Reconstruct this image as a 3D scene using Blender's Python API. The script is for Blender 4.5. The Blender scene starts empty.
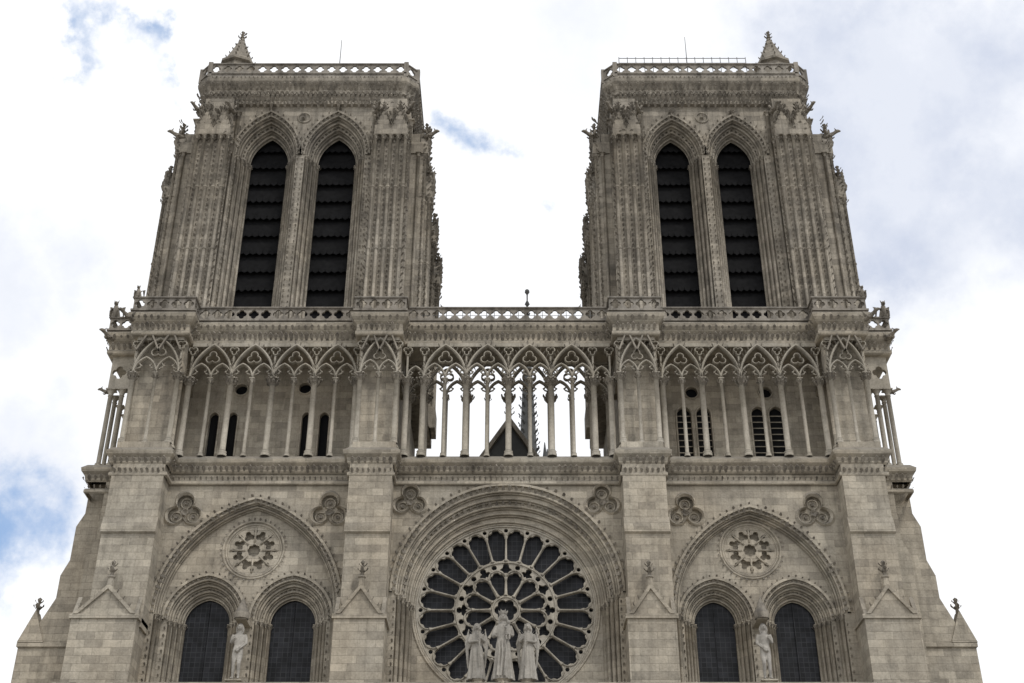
import bpy, math, random
from mathutils import Vector, Matrix
from mathutils.geometry import tessellate_polygon
random.seed(7)
pi=math.pi; cos=math.cos; sin=math.sin
R=random.random
scene=bpy.context.scene

# ------------------------------------------------------------------ materials
def nd(nt,t,**k):
    n=nt.nodes.new(t)
    for a,b in k.items(): setattr(n,a,b)
    return n
def mth(nt,op,a,b=None,clamp=False):
    n=nd(nt,'ShaderNodeMath',operation=op); n.use_clamp=clamp
    for i,x in enumerate((a,b)):
        if x is None: continue
        if isinstance(x,(int,float)): n.inputs[i].default_value=x
        else: nt.links.new(x,n.inputs[i])
    return n.outputs[0]
def mix(nt,mode,f,a,b):
    n=nd(nt,'ShaderNodeMixRGB',blend_type=mode)
    for i,x in enumerate((f,a,b)):
        if isinstance(x,(int,float)): n.inputs[i].default_value=x if i==0 else (x,x,x,1)
        elif isinstance(x,tuple): n.inputs[i].default_value=(*x,1)
        else: nt.links.new(x,n.inputs[i])
    return n.outputs[0]
def ramp(nt,f,stops):
    n=nd(nt,'ShaderNodeValToRGB')
    e=n.color_ramp.elements
    while len(e)<len(stops): e.new(0.5)
    for q,(p,c) in zip(e,stops):
        q.position=p; q.color=(*c,1) if isinstance(c,tuple) else (c,c,c,1)
    nt.links.new(f,n.inputs[0]); return n.outputs[0]
def noise(nt,vec,scale,detail=5,rough=.6):
    n=nd(nt,'ShaderNodeTexNoise'); n.inputs['Scale'].default_value=scale
    n.inputs['Detail'].default_value=detail; n.inputs['Roughness'].default_value=rough
    nt.links.new(vec,n.inputs['Vector']); return n.outputs[0]
def scaled(nt,vec,s):
    n=nd(nt,'ShaderNodeVectorMath',operation='MULTIPLY'); nt.links.new(vec,n.inputs[0]); n.inputs[1].default_value=s
    return n.outputs[0]

def stone(name,base,warm,soot=.5,blocks=True,bumpd=.03):
    m=bpy.data.materials.new(name); m.use_nodes=True; nt=m.node_tree
    b=nt.nodes['Principled BSDF']; b.inputs['Roughness'].default_value=.9
    b.inputs['Specular IOR Level'].default_value=.15
    g=nd(nt,'ShaderNodeNewGeometry'); P=g.outputs['Position']
    sp=nd(nt,'ShaderNodeSeparateXYZ'); nt.links.new(P,sp.inputs[0])
    big=noise(nt,P,.22,4); mid=noise(nt,P,1.3,6,.65); fine=noise(nt,P,9,5,.7)
    streak=noise(nt,scaled(nt,P,(2.2,2.2,.17)),1.0,7,.7)
    col=mix(nt,'MIX',ramp(nt,big,[(.35,0.),(.65,1.)]),base,warm)
    if blocks:
        u=mth(nt,'ADD',sp.outputs[0],sp.outputs[1])
        cb=nd(nt,'ShaderNodeCombineXYZ'); nt.links.new(u,cb.inputs[0]); nt.links.new(sp.outputs[2],cb.inputs[1])
        br=nd(nt,'ShaderNodeTexBrick'); nt.links.new(cb.outputs[0],br.inputs['Vector'])
        br.inputs['Scale'].default_value=1; br.inputs['Brick Width'].default_value=.92
        br.inputs['Row Height'].default_value=.41; br.inputs['Mortar Size'].default_value=.010
        br.inputs['Mortar Smooth'].default_value=.5
        br.inputs['Color1'].default_value=(.78,.77,.755,1); br.inputs['Color2'].default_value=(1.2,1.185,1.15,1)
        br.inputs['Mortar'].default_value=(.74,.725,.70,1)
        col=mix(nt,'MULTIPLY',.9,col,br.outputs['Color'])
    col=mix(nt,'MULTIPLY',1,col,ramp(nt,mid,[(.3,.72),(.5,.99),(.75,1.14)]))
    sk=ramp(nt,streak,[(.36,.30),(.47,.76),(.56,1.0)])
    col=mix(nt,'MULTIPLY',soot,col,sk)
    blot=noise(nt,scaled(nt,P,(.5,.5,.3)),1.0,6,.6)
    col=mix(nt,'MULTIPLY',soot,col,ramp(nt,blot,[(.38,(.68,.68,.69)),(.55,(1,1,1))]))
    col=mix(nt,'MULTIPLY',.75,col,ramp(nt,fine,[(.3,.72),(.6,1.06)]))
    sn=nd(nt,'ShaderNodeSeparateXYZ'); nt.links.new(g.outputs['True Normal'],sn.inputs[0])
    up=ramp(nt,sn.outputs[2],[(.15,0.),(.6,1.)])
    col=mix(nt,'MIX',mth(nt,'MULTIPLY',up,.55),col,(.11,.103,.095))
    nt.links.new(col,b.inputs['Base Color'])
    bp=nd(nt,'ShaderNodeBump'); bp.inputs['Strength'].default_value=.7; bp.inputs['Distance'].default_value=bumpd
    h=mth(nt,'ADD',mth(nt,'MULTIPLY',fine,.8),mid)
    if blocks: h=mth(nt,'SUBTRACT',h,mth(nt,'MULTIPLY',br.outputs['Fac'],.8))
    nt.links.new(h,bp.inputs['Height']); nt.links.new(bp.outputs[0],b.inputs['Normal'])
    return m
def plain(name,c1,c2,rough=.7,scale=2.,metal=0.):
    m=bpy.data.materials.new(name); m.use_nodes=True; nt=m.node_tree
    b=nt.nodes['Principled BSDF']; b.inputs['Roughness'].default_value=rough; b.inputs['Metallic'].default_value=metal
    b.inputs['Specular IOR Level'].default_value=.2
    g=nd(nt,'ShaderNodeNewGeometry')
    n=noise(nt,g.outputs['Position'],scale,5)
    nt.links.new(mix(nt,'MIX',ramp(nt,n,[(.3,0.),(.7,1.)]),c1,c2),b.inputs['Base Color'])
    return m
def glassmat():
    m=bpy.data.materials.new('leaded_glass'); m.use_nodes=True; nt=m.node_tree
    b=nt.nodes['Principled BSDF']; b.inputs['Roughness'].default_value=.5; b.inputs['Specular IOR Level'].default_value=.22
    g=nd(nt,'ShaderNodeNewGeometry'); P=g.outputs['Position']
    sp=nd(nt,'ShaderNodeSeparateXYZ'); nt.links.new(P,sp.inputs[0])
    cb=nd(nt,'ShaderNodeCombineXYZ'); nt.links.new(sp.outputs[0],cb.inputs[0]); nt.links.new(sp.outputs[2],cb.inputs[1])
    br=nd(nt,'ShaderNodeTexBrick'); nt.links.new(cb.outputs[0],br.inputs['Vector']); br.offset=0
    br.inputs['Scale'].default_value=1; br.inputs['Brick Width'].default_value=.27; br.inputs['Row Height'].default_value=.27
    br.inputs['Mortar Size'].default_value=.014
    br.inputs['Color1'].default_value=(.007,.0075,.009,1); br.inputs['Color2'].default_value=(.018,.019,.023,1)
    br.inputs['Mortar'].default_value=(.036,.037,.040,1)
    n=noise(nt,P,1.2,4)
    nt.links.new(mix(nt,'MULTIPLY',1,br.outputs['Color'],ramp(nt,n,[(.3,.5),(.7,1.5)])),b.inputs['Base Color'])
    return m
M_wall=stone('limestone_ashlar',(.45,.412,.345),(.425,.375,.30),.32)
M_tow=stone('limestone_tower',(.40,.365,.31),(.35,.312,.255),.6)
M_orn=stone('limestone_carved',(.38,.342,.285),(.29,.257,.21),.7,False,.05)
M_trac=stone('limestone_tracery',(.48,.44,.37),(.40,.36,.29),.4,False,.02)
M_bal=stone('limestone_balustrade',(.36,.33,.285),(.29,.257,.215),.65,False,.02)
M_stat=stone('limestone_statue',(.52,.49,.44),(.42,.39,.34),.5,False,.02)
M_glass=glassmat()
M_louv=plain('lead_louvres',(.005,.005,.0055),(.012,.012,.013),.95,3)
M_black=plain('painted_interior_shade',(.006,.006,.007),(.010,.010,.010),.9,1)  # near-black colour stands in for the unlit space behind openings
M_lead=plain('lead_roof',(.05,.052,.052),(.09,.09,.085),.6,.7)
M_metal=plain('grey_metal',(.12,.12,.12),(.2,.2,.2),.5,3)
M_wood=plain('oak_door',(.05,.03,.02),(.09,.055,.035),.7,3)

# ------------------------------------------------------------------ mesh builder
class MB:
    def __init__(s,name,mat): s.name=name; s.mat=mat; s.v=[]; s.f=[]; s.sm=[]; s.T=None
    def add(s,vs,fs,sm=False):
        o=len(s.v)
        if s.T is not None: s.v.extend([tuple(s.T@Vector(p)) for p in vs])
        else: s.v.extend([tuple(p) for p in vs])
        s.f.extend([tuple(i+o for i in f) for f in fs]); s.sm.extend([sm]*len(fs))
    def box(s,x0,x1,y0,y1,z0,z1):
        s.add([(x,y,z) for x in(x0,x1) for y in(y0,y1) for z in(z0,z1)],
              [(0,1,3,2),(4,6,7,5),(0,4,5,1),(2,3,7,6),(0,2,6,4),(1,5,7,3)])
    def prism(s,poly,y0,y1):   # poly in xz
        n=len(poly)
        vs=[(x,y0,z) for x,z in poly]+[(x,y1,z) for x,z in poly]
        fs=[tuple(range(n)),tuple(range(2*n-1,n-1,-1))]+[(i,(i+1)%n,n+(i+1)%n,n+i) for i in range(n)]
        s.add(vs,fs)
    def prismyz(s,poly,x0,x1):
        n=len(poly)
        vs=[(x0,y,z) for y,z in poly]+[(x1,y,z) for y,z in poly]
        fs=[tuple(range(n)),tuple(range(2*n-1,n-1,-1))]+[(i,(i+1)%n,n+(i+1)%n,n+i) for i in range(n)]
        s.add(vs,fs)
    def sheet(s,loops,y):
        L=[[Vector((a,b,0)) for a,b in l] for l in loops]
        t=tessellate_polygon(L); flat=[(v.x,y,v.y) for l in L for v in l]
        s.add(flat,[tuple(q) for q in t])
    def plate(s,loops,y0,y1,skip_outer=False):
        s.sheet(loops,y0); s.sheet(loops,y1)
        for k,l in enumerate(loops):
            if skip_outer and k==0: continue
            n=len(l)
            s.add([(a,y0,b) for a,b in l]+[(a,y1,b) for a,b in l],[(i,(i+1)%n,n+(i+1)%n,n+i) for i in range(n)])
    def lathe(s,x,y,prof,n=10,sm=True):
        vs=[];fs=[]
        for r,z in prof:
            for i in range(n): vs.append((x+r*cos(2*pi*i/n),y+r*sin(2*pi*i/n),z))
        for k in range(len(prof)-1):
            for i in range(n): fs.append((k*n+i,k*n+(i+1)%n,(k+1)*n+(i+1)%n,(k+1)*n+i))
        s.add(vs,fs,sm)
    def sweep(s,path,prof,y0,closed=False,sm=False):
        m=len(prof);vs=[];fs=[]
        for x,z,nx,nz in path:
            for u,v in prof: vs.append((x+nx*u,y0+v,z+nz*u))
        N=len(path)
        for k in range(N if closed else N-1):
            k2=(k+1)%N
            for i in range(m): fs.append((k*m+i,k*m+(i+1)%m,k2*m+(i+1)%m,k2*m+i))
        s.add(vs,fs,sm)
    def band(s,pa,pb,ya,yb):
        n=len(pa)
        s.add([(p[0],ya,p[1]) for p in pa]+[(p[0],yb,p[1]) for p in pb],[(i,i+1,n+i+1,n+i) for i in range(n-1)])
    def tube(s,pts,rad,n=8,sm=True,flat=1.0):
        vs=[];fs=[];N=len(pts); P=[Vector(p) for p in pts]
        for k in range(N):
            t=(P[min(k+1,N-1)]-P[max(k-1,0)]).normalized()
            up=Vector((0,1,0)) if abs(t.z)>.8 else Vector((0,0,1))
            a=t.cross(up).normalized(); b=a.cross(t).normalized()
            for i in range(n):
                an=2*pi*i/n; vs.append(P[k]+a*rad[k]*cos(an)+b*rad[k]*flat*sin(an))
        for k in range(N-1):
            for i in range(n): fs.append((k*n+i,k*n+(i+1)%n,(k+1)*n+(i+1)%n,(k+1)*n+i))
        fs.append(tuple(range(n))[::-1]); fs.append(tuple(range((N-1)*n,N*n)))
        s.add(vs,fs,sm)
    def ball(s,c,r,n=10,m=7):
        if isinstance(r,(int,float)): r=(r,r,r)
        vs=[];fs=[]
        for j in range(m+1):
            a=pi*j/m
            for i in range(n): 
                b=2*pi*i/n; vs.append((c[0]+r[0]*sin(a)*cos(b),c[1]+r[1]*sin(a)*sin(b),c[2]+r[2]*cos(a)))
        for j in range(m):
            for i in range(n): fs.append((j*n+i,(j+1)*n+i,(j+1)*n+(i+1)%n,j*n+(i+1)%n))
        s.add(vs,fs,True)
    def leaf(s,p,o,sz,up=(0,0,1)):
        p=Vector(p);o=Vector(o).normalized();up=Vector(up); sd=o.cross(up)
        if sd.length<.1: sd=Vector((1,0,0)).cross(o)
        sd.normalize()
        k=sz*(.8+.4*R()); j=lambda:(R()-.5)*.35*k
        prof=[(-.1,-.7,.32),(.35,-.35,.38),(.75,.15,.55),(1.15,.5,.5),(1.0,.85,.32)]
        vs=[];fs=[]
        for a,b,w in prof:
            c=p+o*a*k+up*b*k
            for q in ((-w,-.12),(0,.22),(w,-.12),(0,-.3)):
                vs.append(c+sd*(q[0]*k+j()*.6)+o*(q[1]*k*.6+j()*.4)+up*(q[1]*k+j()*.4))
        for r in range(len(prof)-1):
            for i in range(4): fs.append((r*4+i,r*4+(i+1)%4,(r+1)*4+(i+1)%4,(r+1)*4+i))
        fs.append((16,17,18,19))
        s.add(vs,fs)
    def column(s,x,y,z0,z1,r,n=10,cap=None,base=True):
        c=cap if cap else r*1.9
        pr=[]
        if base: pr+=[(c,z0),(c,z0+r*.9),(r*1.25,z0+r*1.2),(r*1.5,z0+r*1.7),(r,z0+r*2.2)]
        else: pr+=[(r,z0)]
        h=min(.5,r*3.2)
        pr+=[(r,z1-h),(r*1.25,z1-h*.97),(r*1.02,z1-h*.9),(r*1.15,z1-h*.5),(c*.95,z1-h*.15)]
        s.lathe(x,y,pr,n)
        s.box(x-c,x+c,y-c,y+c,z1-h*.16,z1)
    def crocketcap(s,x,y,z,r,n=6):
        for i in range(n):
            a=2*pi*i/n+.3; s.leaf((x+r*.6*cos(a),y+r*.6*sin(a),z),(cos(a),sin(a),0),r*.75)
    def done(s,parent=None,smooth_all=False):
        me=bpy.data.meshes.new(s.name); me.from_pydata(s.v,[],s.f)
        me.polygons.foreach_set('use_smooth',[True]*len(s.f) if smooth_all else s.sm)
        me.materials.append(s.mat); me.update()
        o=bpy.data.objects.new(s.name,me); scene.collection.objects.link(o)
        if parent: o.parent=parent
        return o

def lerp(a,b,t): return a+(b-a)*t
def arch(cx,zs,half,rise,n=12,leg=None):
    p=[]
    if rise<=half*1.02:
        for i in range(2*n+1):
            a=pi-pi*i/(2*n); p.append((cx+half*cos(a),zs+rise*sin(a),cos(a),sin(a)))
    else:
        Rr=(half*half+rise*rise)/(2*half); c=cx-half+Rr; ae=math.acos(-(Rr-half)/Rr)
        L=[]
        for i in range(n):
            a=lerp(pi,ae,i/n); L.append((c+Rr*cos(a),zs+Rr*sin(a),cos(a),sin(a)))
        p=L+[(cx,zs+rise,0,1/sin(ae))]+[(2*cx-x,z,-nx,nz) for x,z,nx,nz in reversed(L)]
    if leg is not None: p=[(cx-half,leg,-1,0)]+p+[(cx+half,leg,1,0)]
    return p
def circ(cx,cz,r,n=48):
    return [(cx+r*cos(2*pi*i/n),cz+r*sin(2*pi*i/n),cos(2*pi*i/n),sin(2*pi*i/n)) for i in range(n)]
def xy(p): return [(q[0],q[1]) for q in p]
def foil(cx,cz,r,k,rot=0,n=32,dd=.52):
    d=r*dd; rl=r-d; out=[]
    for i in range(n):
        t=2*pi*i/n; best=.12*r
        for j in range(k):
            D=(t-rot-2*pi*j/k+pi)%(2*pi)-pi
            q=rl*rl-(d*sin(D))**2
            if q>=0 and cos(D)>0: best=max(best,d*cos(D)+math.sqrt(q))
        out.append((cx+best*cos(t),cz+best*sin(t)))
    return out
def radial(pts,cx,cz):
    r=[]
    for x,z in pts:
        l=math.hypot(x-cx,z-cz); r.append((x,z,(x-cx)/l,(z-cz)/l))
    return r
def cprof(r,n=7,u=0,v=0): return [(u+r*cos(2*pi*i/n),v+r*sin(2*pi*i/n)) for i in range(n)]
def along(path,sp):
    acc=sp/2; out=[]
    for a,b in zip(path,path[1:]):
        L=math.hypot(b[0]-a[0],b[1]-a[1])
        while acc<L:
            t=acc/L; out.append(tuple(lerp(a[i],b[i],t) for i in range(4))); acc+=sp
        acc-=L
    return out

def orders(mb,orn,cx,zb,zs,ho,ro,hi,ri,n,y0,y1,leafs=True,colr=.1,zs2=None,n_arc=12,beads=True,lsz=.11,hood=True):
    P=[arch(cx,lerp(zs,zs2 if zs2 else zs,k/n),lerp(ho,hi,k/n),lerp(ro,ri,k/n),n_arc,zb) for k in range(n+1)]
    w=(ho-hi)/n
    for k in range(n):
        ya=lerp(y0,y1,k/n); yb=lerp(y0,y1,(k+1)/n)
        mb.band(P[k],P[k+1],ya,ya); mb.band(P[k+1],P[k+1],ya,yb)
        ar=P[k+1][1:-1]
        rr=min(.095,w*.3)
        mb.sweep(ar,cprof(rr,7,rr*.8,0),ya,sm=True)
        mb.sweep(ar,cprof(rr*.7,6,-rr*.6,0),lerp(ya,yb,.55),sm=True)
        if leafs and k%2==0:
            mid=[tuple(lerp(a[i],b[i],.5) for i in range(4)) for a,b in zip(P[k][1:-1],P[k+1][1:-1])]
            for x,z,nx,nz in along(mid,lsz*2.4):
                orn.leaf((x,ya,z),(0,-1,0),lsz*1.1,(nx,0,nz))
        for sgn in(-1,1):
            xx=cx+sgn*(lerp(ho,hi,(k+1)/n)-colr*(.6 if k==n-1 else 1.15))
            z1=lerp(zs,zs2 if zs2 else zs,(k+1)/n)
            mb.column(xx,yb-colr*1.2,zb,z1,colr,8,cap=colr*1.5)
            orn.crocketcap(xx,yb-colr*1.2,z1-colr*2.2,colr*1.5,5)
            if beads:
                z=zb+.4; xb=cx+sgn*(lerp(ho,hi,(k+.5)/n))
                while z<z1-.4:
                    orn.leaf((xb,ya,z),(0,-1,0),.09); z+=.42
    if hood:
        h=P[0][1:-1]
        mb.sweep(h,[(0,-.16),(.14,-.16),(.2,0),(0,0)],y0)
        for x,z,nx,nz in along(h,lsz*3.2): orn.leaf((x+nx*.16,y0-.08,z+nz*.16),(nx,0,nz),lsz*.9,(0,-1,0))
    return P

def seg_T(a,b):
    d=(Vector(b)-Vector(a)); d.normalize()
    return Matrix(((d.x,-d.y,0,a[0]),(d.y,d.x,0,a[1]),(0,0,1,0),(0,0,0,1)))
def miters(path,closed):
    N=len(path); P=[Vector(p) for p in path]; mit=[]
    def nor(a,b):
        d=(b-a).normalized(); return Vector((d.y,-d.x))
    for k in range(N):
        n1=nor(P[k-1],P[k]) if (k>0 or closed) else None
        n2=nor(P[k],P[(k+1)%N]) if (k<N-1 or closed) else None
        if n1 is None:m=n2
        elif n2 is None:m=n1
        else: m=(n1+n2)/(1+n1.dot(n2))
        mit.append(m)
    return P,mit
def off(path,o,closed=False):
    P,m=miters(path,closed); return [tuple(p+q*o) for p,q in zip(P,m)]
def hsweep(mb,path,prof,closed=False):
    P,mit=miters(path,closed); N=len(P)
    vs=[];fs=[];c=len(prof)
    for k in range(N):
        for o,z in prof:
            q=P[k]+mit[k]*o; vs.append((q.x,q.y,z))
    for k in range(N if closed else N-1):
        k2=(k+1)%N
        for i in range(c-1): fs.append((k*c+i,k2*c+i,k2*c+i+1,k*c+i+1))
    mb.add(vs,fs)
def hleaf(orn,path,out,z,sp,sz,closed=False,upv=(0,0,1)):
    N=len(path)
    for k in range(N if closed else N-1):
        a=Vector(path[k]);b=Vector(path[(k+1)%N]);L=(b-a).length;d=(b-a)/L; n=Vector((d.y,-d.x))
        m=max(1,int(L/sp))
        for i in range(m):
            q=a+d*(i+.5)*L/m+n*out; orn.leaf((q.x,q.y,z),(n.x,n.y,0),sz,upv)
def balustrade(mb,path,z0,z1,cell=.72,closed=False,k=4,marg=.05):
    N=len(path)
    hsweep(mb,path,[(.0,z1),(.07,z1),(.1,z1+.05),(.07,z1+.11),(-.16,z1+.11),(-.16,z1)],closed)
    hsweep(mb,path,[(-.2,z0-.12),(.1,z0-.12),(.1,z0),(-.2,z0)],closed)
    T0=mb.T
    for s in range(N if closed else N-1):
        a=path[s];b=path[(s+1)%N];L=(Vector(b)-Vector(a)).length
        m=max(1,round(L/cell)); w=L/m; mb.T=seg_T(a,b)
        for i in range(m):
            x0=i*w;x1=x0+w; r=min(w,z1-z0)*.5-marg
            h=foil((x0+x1)/2,(z0+z1)/2,r,k,0,24,.5)
            mb.plate([[(x0,z0),(x1,z0),(x1,z1),(x0,z1)],h],0,.14,True)
    mb.T=T0
def finial(orn,x,y,z,h=1.1,s=.16):
    orn.lathe(x,y,[(s*.7,z-.15),(s*.45,z+h*.3),(s*.9,z+h*.35),(s*.4,z+h*.45),(s*.35,z+h*.75),(s*.75,z+h*.88),(0.01,z+h)],8)
    for lv,sc in((.38,1.),(.72,.75)):
        for i in range(4):
            a=pi/2*i; orn.leaf((x+s*.5*cos(a),y+s*.5*sin(a),z+h*lv),(cos(a),sin(a),0),s*.9*sc)
def gargoyle(orn,x,y,z,dx,dy,L=1.3,sc=1.):
    d=Vector((dx,dy,0)).normalized(); b=Vector((x,y,z)); u=Vector((0,0,1)); sd=d.cross(u)
    P=lambda f,h,s=0:tuple(b+d*f*L+u*h*sc+sd*s*sc)
    orn.tube([P(-.2,-.1),P(.15,0),P(.45,.03),P(.7,.12),P(.85,.22),P(1.0,.2),P(1.15,.12)],[.2*sc,.22*sc,.19*sc,.14*sc,.17*sc,.13*sc,.06*sc],7)
    for s in(-1,1):
        orn.tube([P(.83,.3,s*.1),P(.75,.5,s*.16)],[.06*sc,.015*sc],5)
        orn.tube([P(.3,-.05,s*.18),P(.5,-.2,s*.2),P(.62,-.12,s*.18)],[.09*sc,.06*sc,.05*sc],6)
        orn.tube([P(.15,.1,s*.15),P(.1,.45,s*.3),P(-.1,.6,s*.32)],[.12*sc,.1*sc,.02*sc],5)
def chimera(orn,x,y,z,sc=1.):
    orn.tube([(x,y+.25*sc,z),(x,y+.2*sc,z+.35*sc),(x,y+.05*sc,z+.75*sc),(x,y-.08*sc,z+1.0*sc)],[.26*sc,.3*sc,.22*sc,.13*sc],8)
    orn.ball((x,y-.14*sc,z+1.12*sc),(.15*sc,.18*sc,.16*sc),8,6)
    orn.tube([(x,y-.25*sc,z+1.1*sc),(x,y-.45*sc,z+1.03*sc)],[.09*sc,.04*sc],6)
    for s in(-1,1):
        orn.tube([(x+s*.1*sc,y-.1*sc,z+1.22*sc),(x+s*.16*sc,y-.08*sc,z+1.42*sc)],[.05*sc,.01*sc],5)
        orn.tube([(x+s*.2*sc,y,z+.75*sc),(x+s*.24*sc,y-.25*sc,z+.45*sc),(x+s*.2*sc,y-.3*sc,z+.02*sc)],[.1*sc,.08*sc,.07*sc],6)
        orn.tube([(x+s*.18*sc,y+.15*sc,z+.85*sc),(x+s*.4*sc,y+.35*sc,z+1.1*sc),(x+s*.42*sc,y+.5*sc,z+.4*sc)],[.06*sc,.14*sc,.03*sc],6)

cath=bpy.data.objects.new('gothic_cathedral',None); scene.collection.objects.link(cath)
W=MB('facade_walls',M_wall); O=MB('carved_ornament',M_orn); B=MB('buttresses',M_wall)
G=MB('window_glass',M_glass); TR=MB('rose_tracery',M_trac); A=MB('gallery_arcade',M_trac)
TW=MB('bell_towers',M_tow); TO=MB('tower_ornament',M_orn); LV=MB('louvres',M_louv); DK=MB('opening_shade_panels',M_black)
BL=MB('balustrades',M_bal)

ZL=18.5
# ------------------------------------------------------------------ centre bay: rose
RX,RZ=-.33,25.1
cxb=-.24
hole=arch(cxb,25.75,6.12,6.12,24,ZL)
def spandrel(cx,cz,r,rot=pi/2): return foil(cx,cz,r,3,rot,36)
def spandrel_fill(cx,cz,r,rot=pi/2):
    f=foil(cx,cz,r,3,rot,36); n=len(f)
    W.add([(a,0,b) for a,b in f]+[(a,.3,b) for a,b in f],[(i,(i+1)%n,n+(i+1)%n,n+i) for i in range(n)])
    fi=foil(cx,cz,r*.88,3,rot,36); fo=foil(cx,cz,r*1.14,3,rot,36)
    for i in range(n):
        j=(i+1)%n
        W.add([(fi[i][0],.02,fi[i][1]),(fi[j][0],.02,fi[j][1]),(f[j][0],-.12,f[j][1]),(f[i][0],-.12,f[i][1]),(fo[j][0],.0,fo[j][1]),(fo[i][0],.0,fo[i][1])],[(0,1,2,3),(3,2,4,5)])
    W.sheet([fo],.3)
    for k in range(3):
        a=rot+2*pi*k/3; qx,qz=cx+r*.5*cos(a),cz+r*.5*sin(a)
        c=circ(qx,qz,r*.27,18); W.sweep(c,cprof(.06,6),.26,True,True)
        for m in range(6): O.leaf((qx,.28,qz),(0,-1,0),r*.12,(cos(m*pi/3),0,sin(m*pi/3)))
    for m in range(7): O.leaf((cx+.1*cos(m),.28,cz+.1*sin(m)),(0,-1,0),r*.14,(cos(m),0,sin(m)))
sc_=[(-5.62,31.0,1.0),(4.98,31.0,1.0)]
W.sheet([[(-6.62,ZL),(6.15,ZL),(6.15,33),(-6.62,33)],xy(hole)[::-1]]+[spandrel(*s) for s in sc_],0)
for s in sc_: spandrel_fill(*s)
P=orders(W,O,cxb,ZL,25.75,6.12,6.12,5.2,5.2,4,0,.85,zs2=25.25,n_arc=24,lsz=.15,colr=.1)
W.sheet([xy(P[-1]),xy(circ(RX,RZ,5.03,64))],.85)
for r,y in((5.03,.85),(4.92,.95)):
    W.sweep(circ(RX,RZ,r,64),cprof(.07,7,-.02,0),y,True,True)
c1=circ(RX,RZ,5.03,64);c1+=c1[:1]; c2=circ(RX,RZ,4.8,64);c2+=c2[:1]
W.band(c1,c2,.85,1.08)
def petal(ang,r0,r1,tn,gap,head):
    loc=[]
    w0=r0*tn-gap; w1=r1*tn-gap
    loc.append((r0+.12,-w0)); loc.append((r1,-w1))
    for i in range(1,10):
        a=-pi/2+pi*i/10
        cusp=.84 if i in(3,7) else 1.
        loc.append((r1+head*cos(a)*cusp,w1*sin(a)*cusp))
    loc.append((r1,w1)); loc.append((r0+.12,w0)); loc.append((r0+.02,w0*.5)); loc.append((r0+.02,-w0*.5))
    c,s=cos(ang),sin(ang)
    return [(RX+a*c-b*s,RZ+a*s+b*c) for a,b in loc]
holes=[]
for k in range(24):
    a=2*pi*(k+.5)/24
    holes.append(petal(a,2.76,4.08,math.tan(pi/24),.05,.54))
    a2=2*pi*k/24; holes.append(xy(circ(RX+4.56*cos(a2),RZ+4.56*sin(a2),.12,8)))
for k in range(12):
    a=2*pi*(k+.5)/12
    holes.append(petal(a,.80,1.74,math.tan(pi/12),.055,.44))
    a2=2*pi*k/12; holes.append(foil(RX+2.30*cos(a2),RZ+2.30*sin(a2),.36,3,a2,18))
    holes.append(xy(circ(RX+2.46*cos(a),RZ+2.46*sin(a),.15,8)))
holes.append(foil(RX,RZ,.62,6,0,36,.6))
TR.plate([xy(circ(RX,RZ,4.84,72))]+holes,1.0,1.2)
for k in range(24):
    a=2*pi*k/24; c,s=cos(a),sin(a)
    q=lambda r,y=.97:(RX+r*c,y,RZ+r*s)
    TR.tube([q(2.75),q(2.83),q(2.86),q(4.0),q(4.03),q(4.17),q(4.2)],[.09,.09,.048,.048,.065,.11,.11],7)
    if k%2==0:
        TR.tube([q(.8),q(.88),q(.9),q(1.62),q(1.65),q(1.8),q(1.83)],[.1,.1,.05,.05,.065,.1,.1],7)
for r,t in((.72,.05),(2.68,.05),(4.79,.06)):
    TR.sweep(circ(RX,RZ,r,64),cprof(t,6),.98,True,True)
for k in range(12):
    a=2*pi*(k+.5)/12; c,s=cos(a),sin(a); pts=[]
    for i in range(9):
        b=-pi/2+pi*i/8; rr=1.78+.5*cos(b); w=.47*sin(b); pts.append((RX+rr*c-w*s,.98,RZ+rr*s+w*c))
    TR.tube(pts,[.05]*9,6)
for k in range(24):
    a=2*pi*(k+.5)/24; c,s=cos(a),sin(a); pts=[]
    for i in range(9):
        b=-pi/2+pi*i/8; rr=4.12+.56*cos(b); w=.52*sin(b); pts.append((RX+rr*c-w*s,.98,RZ+rr*s+w*c))
    TR.tube(pts,[.04]*9,6)
G.sheet([xy(circ(RX,RZ,4.95,48))],1.35)

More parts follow.
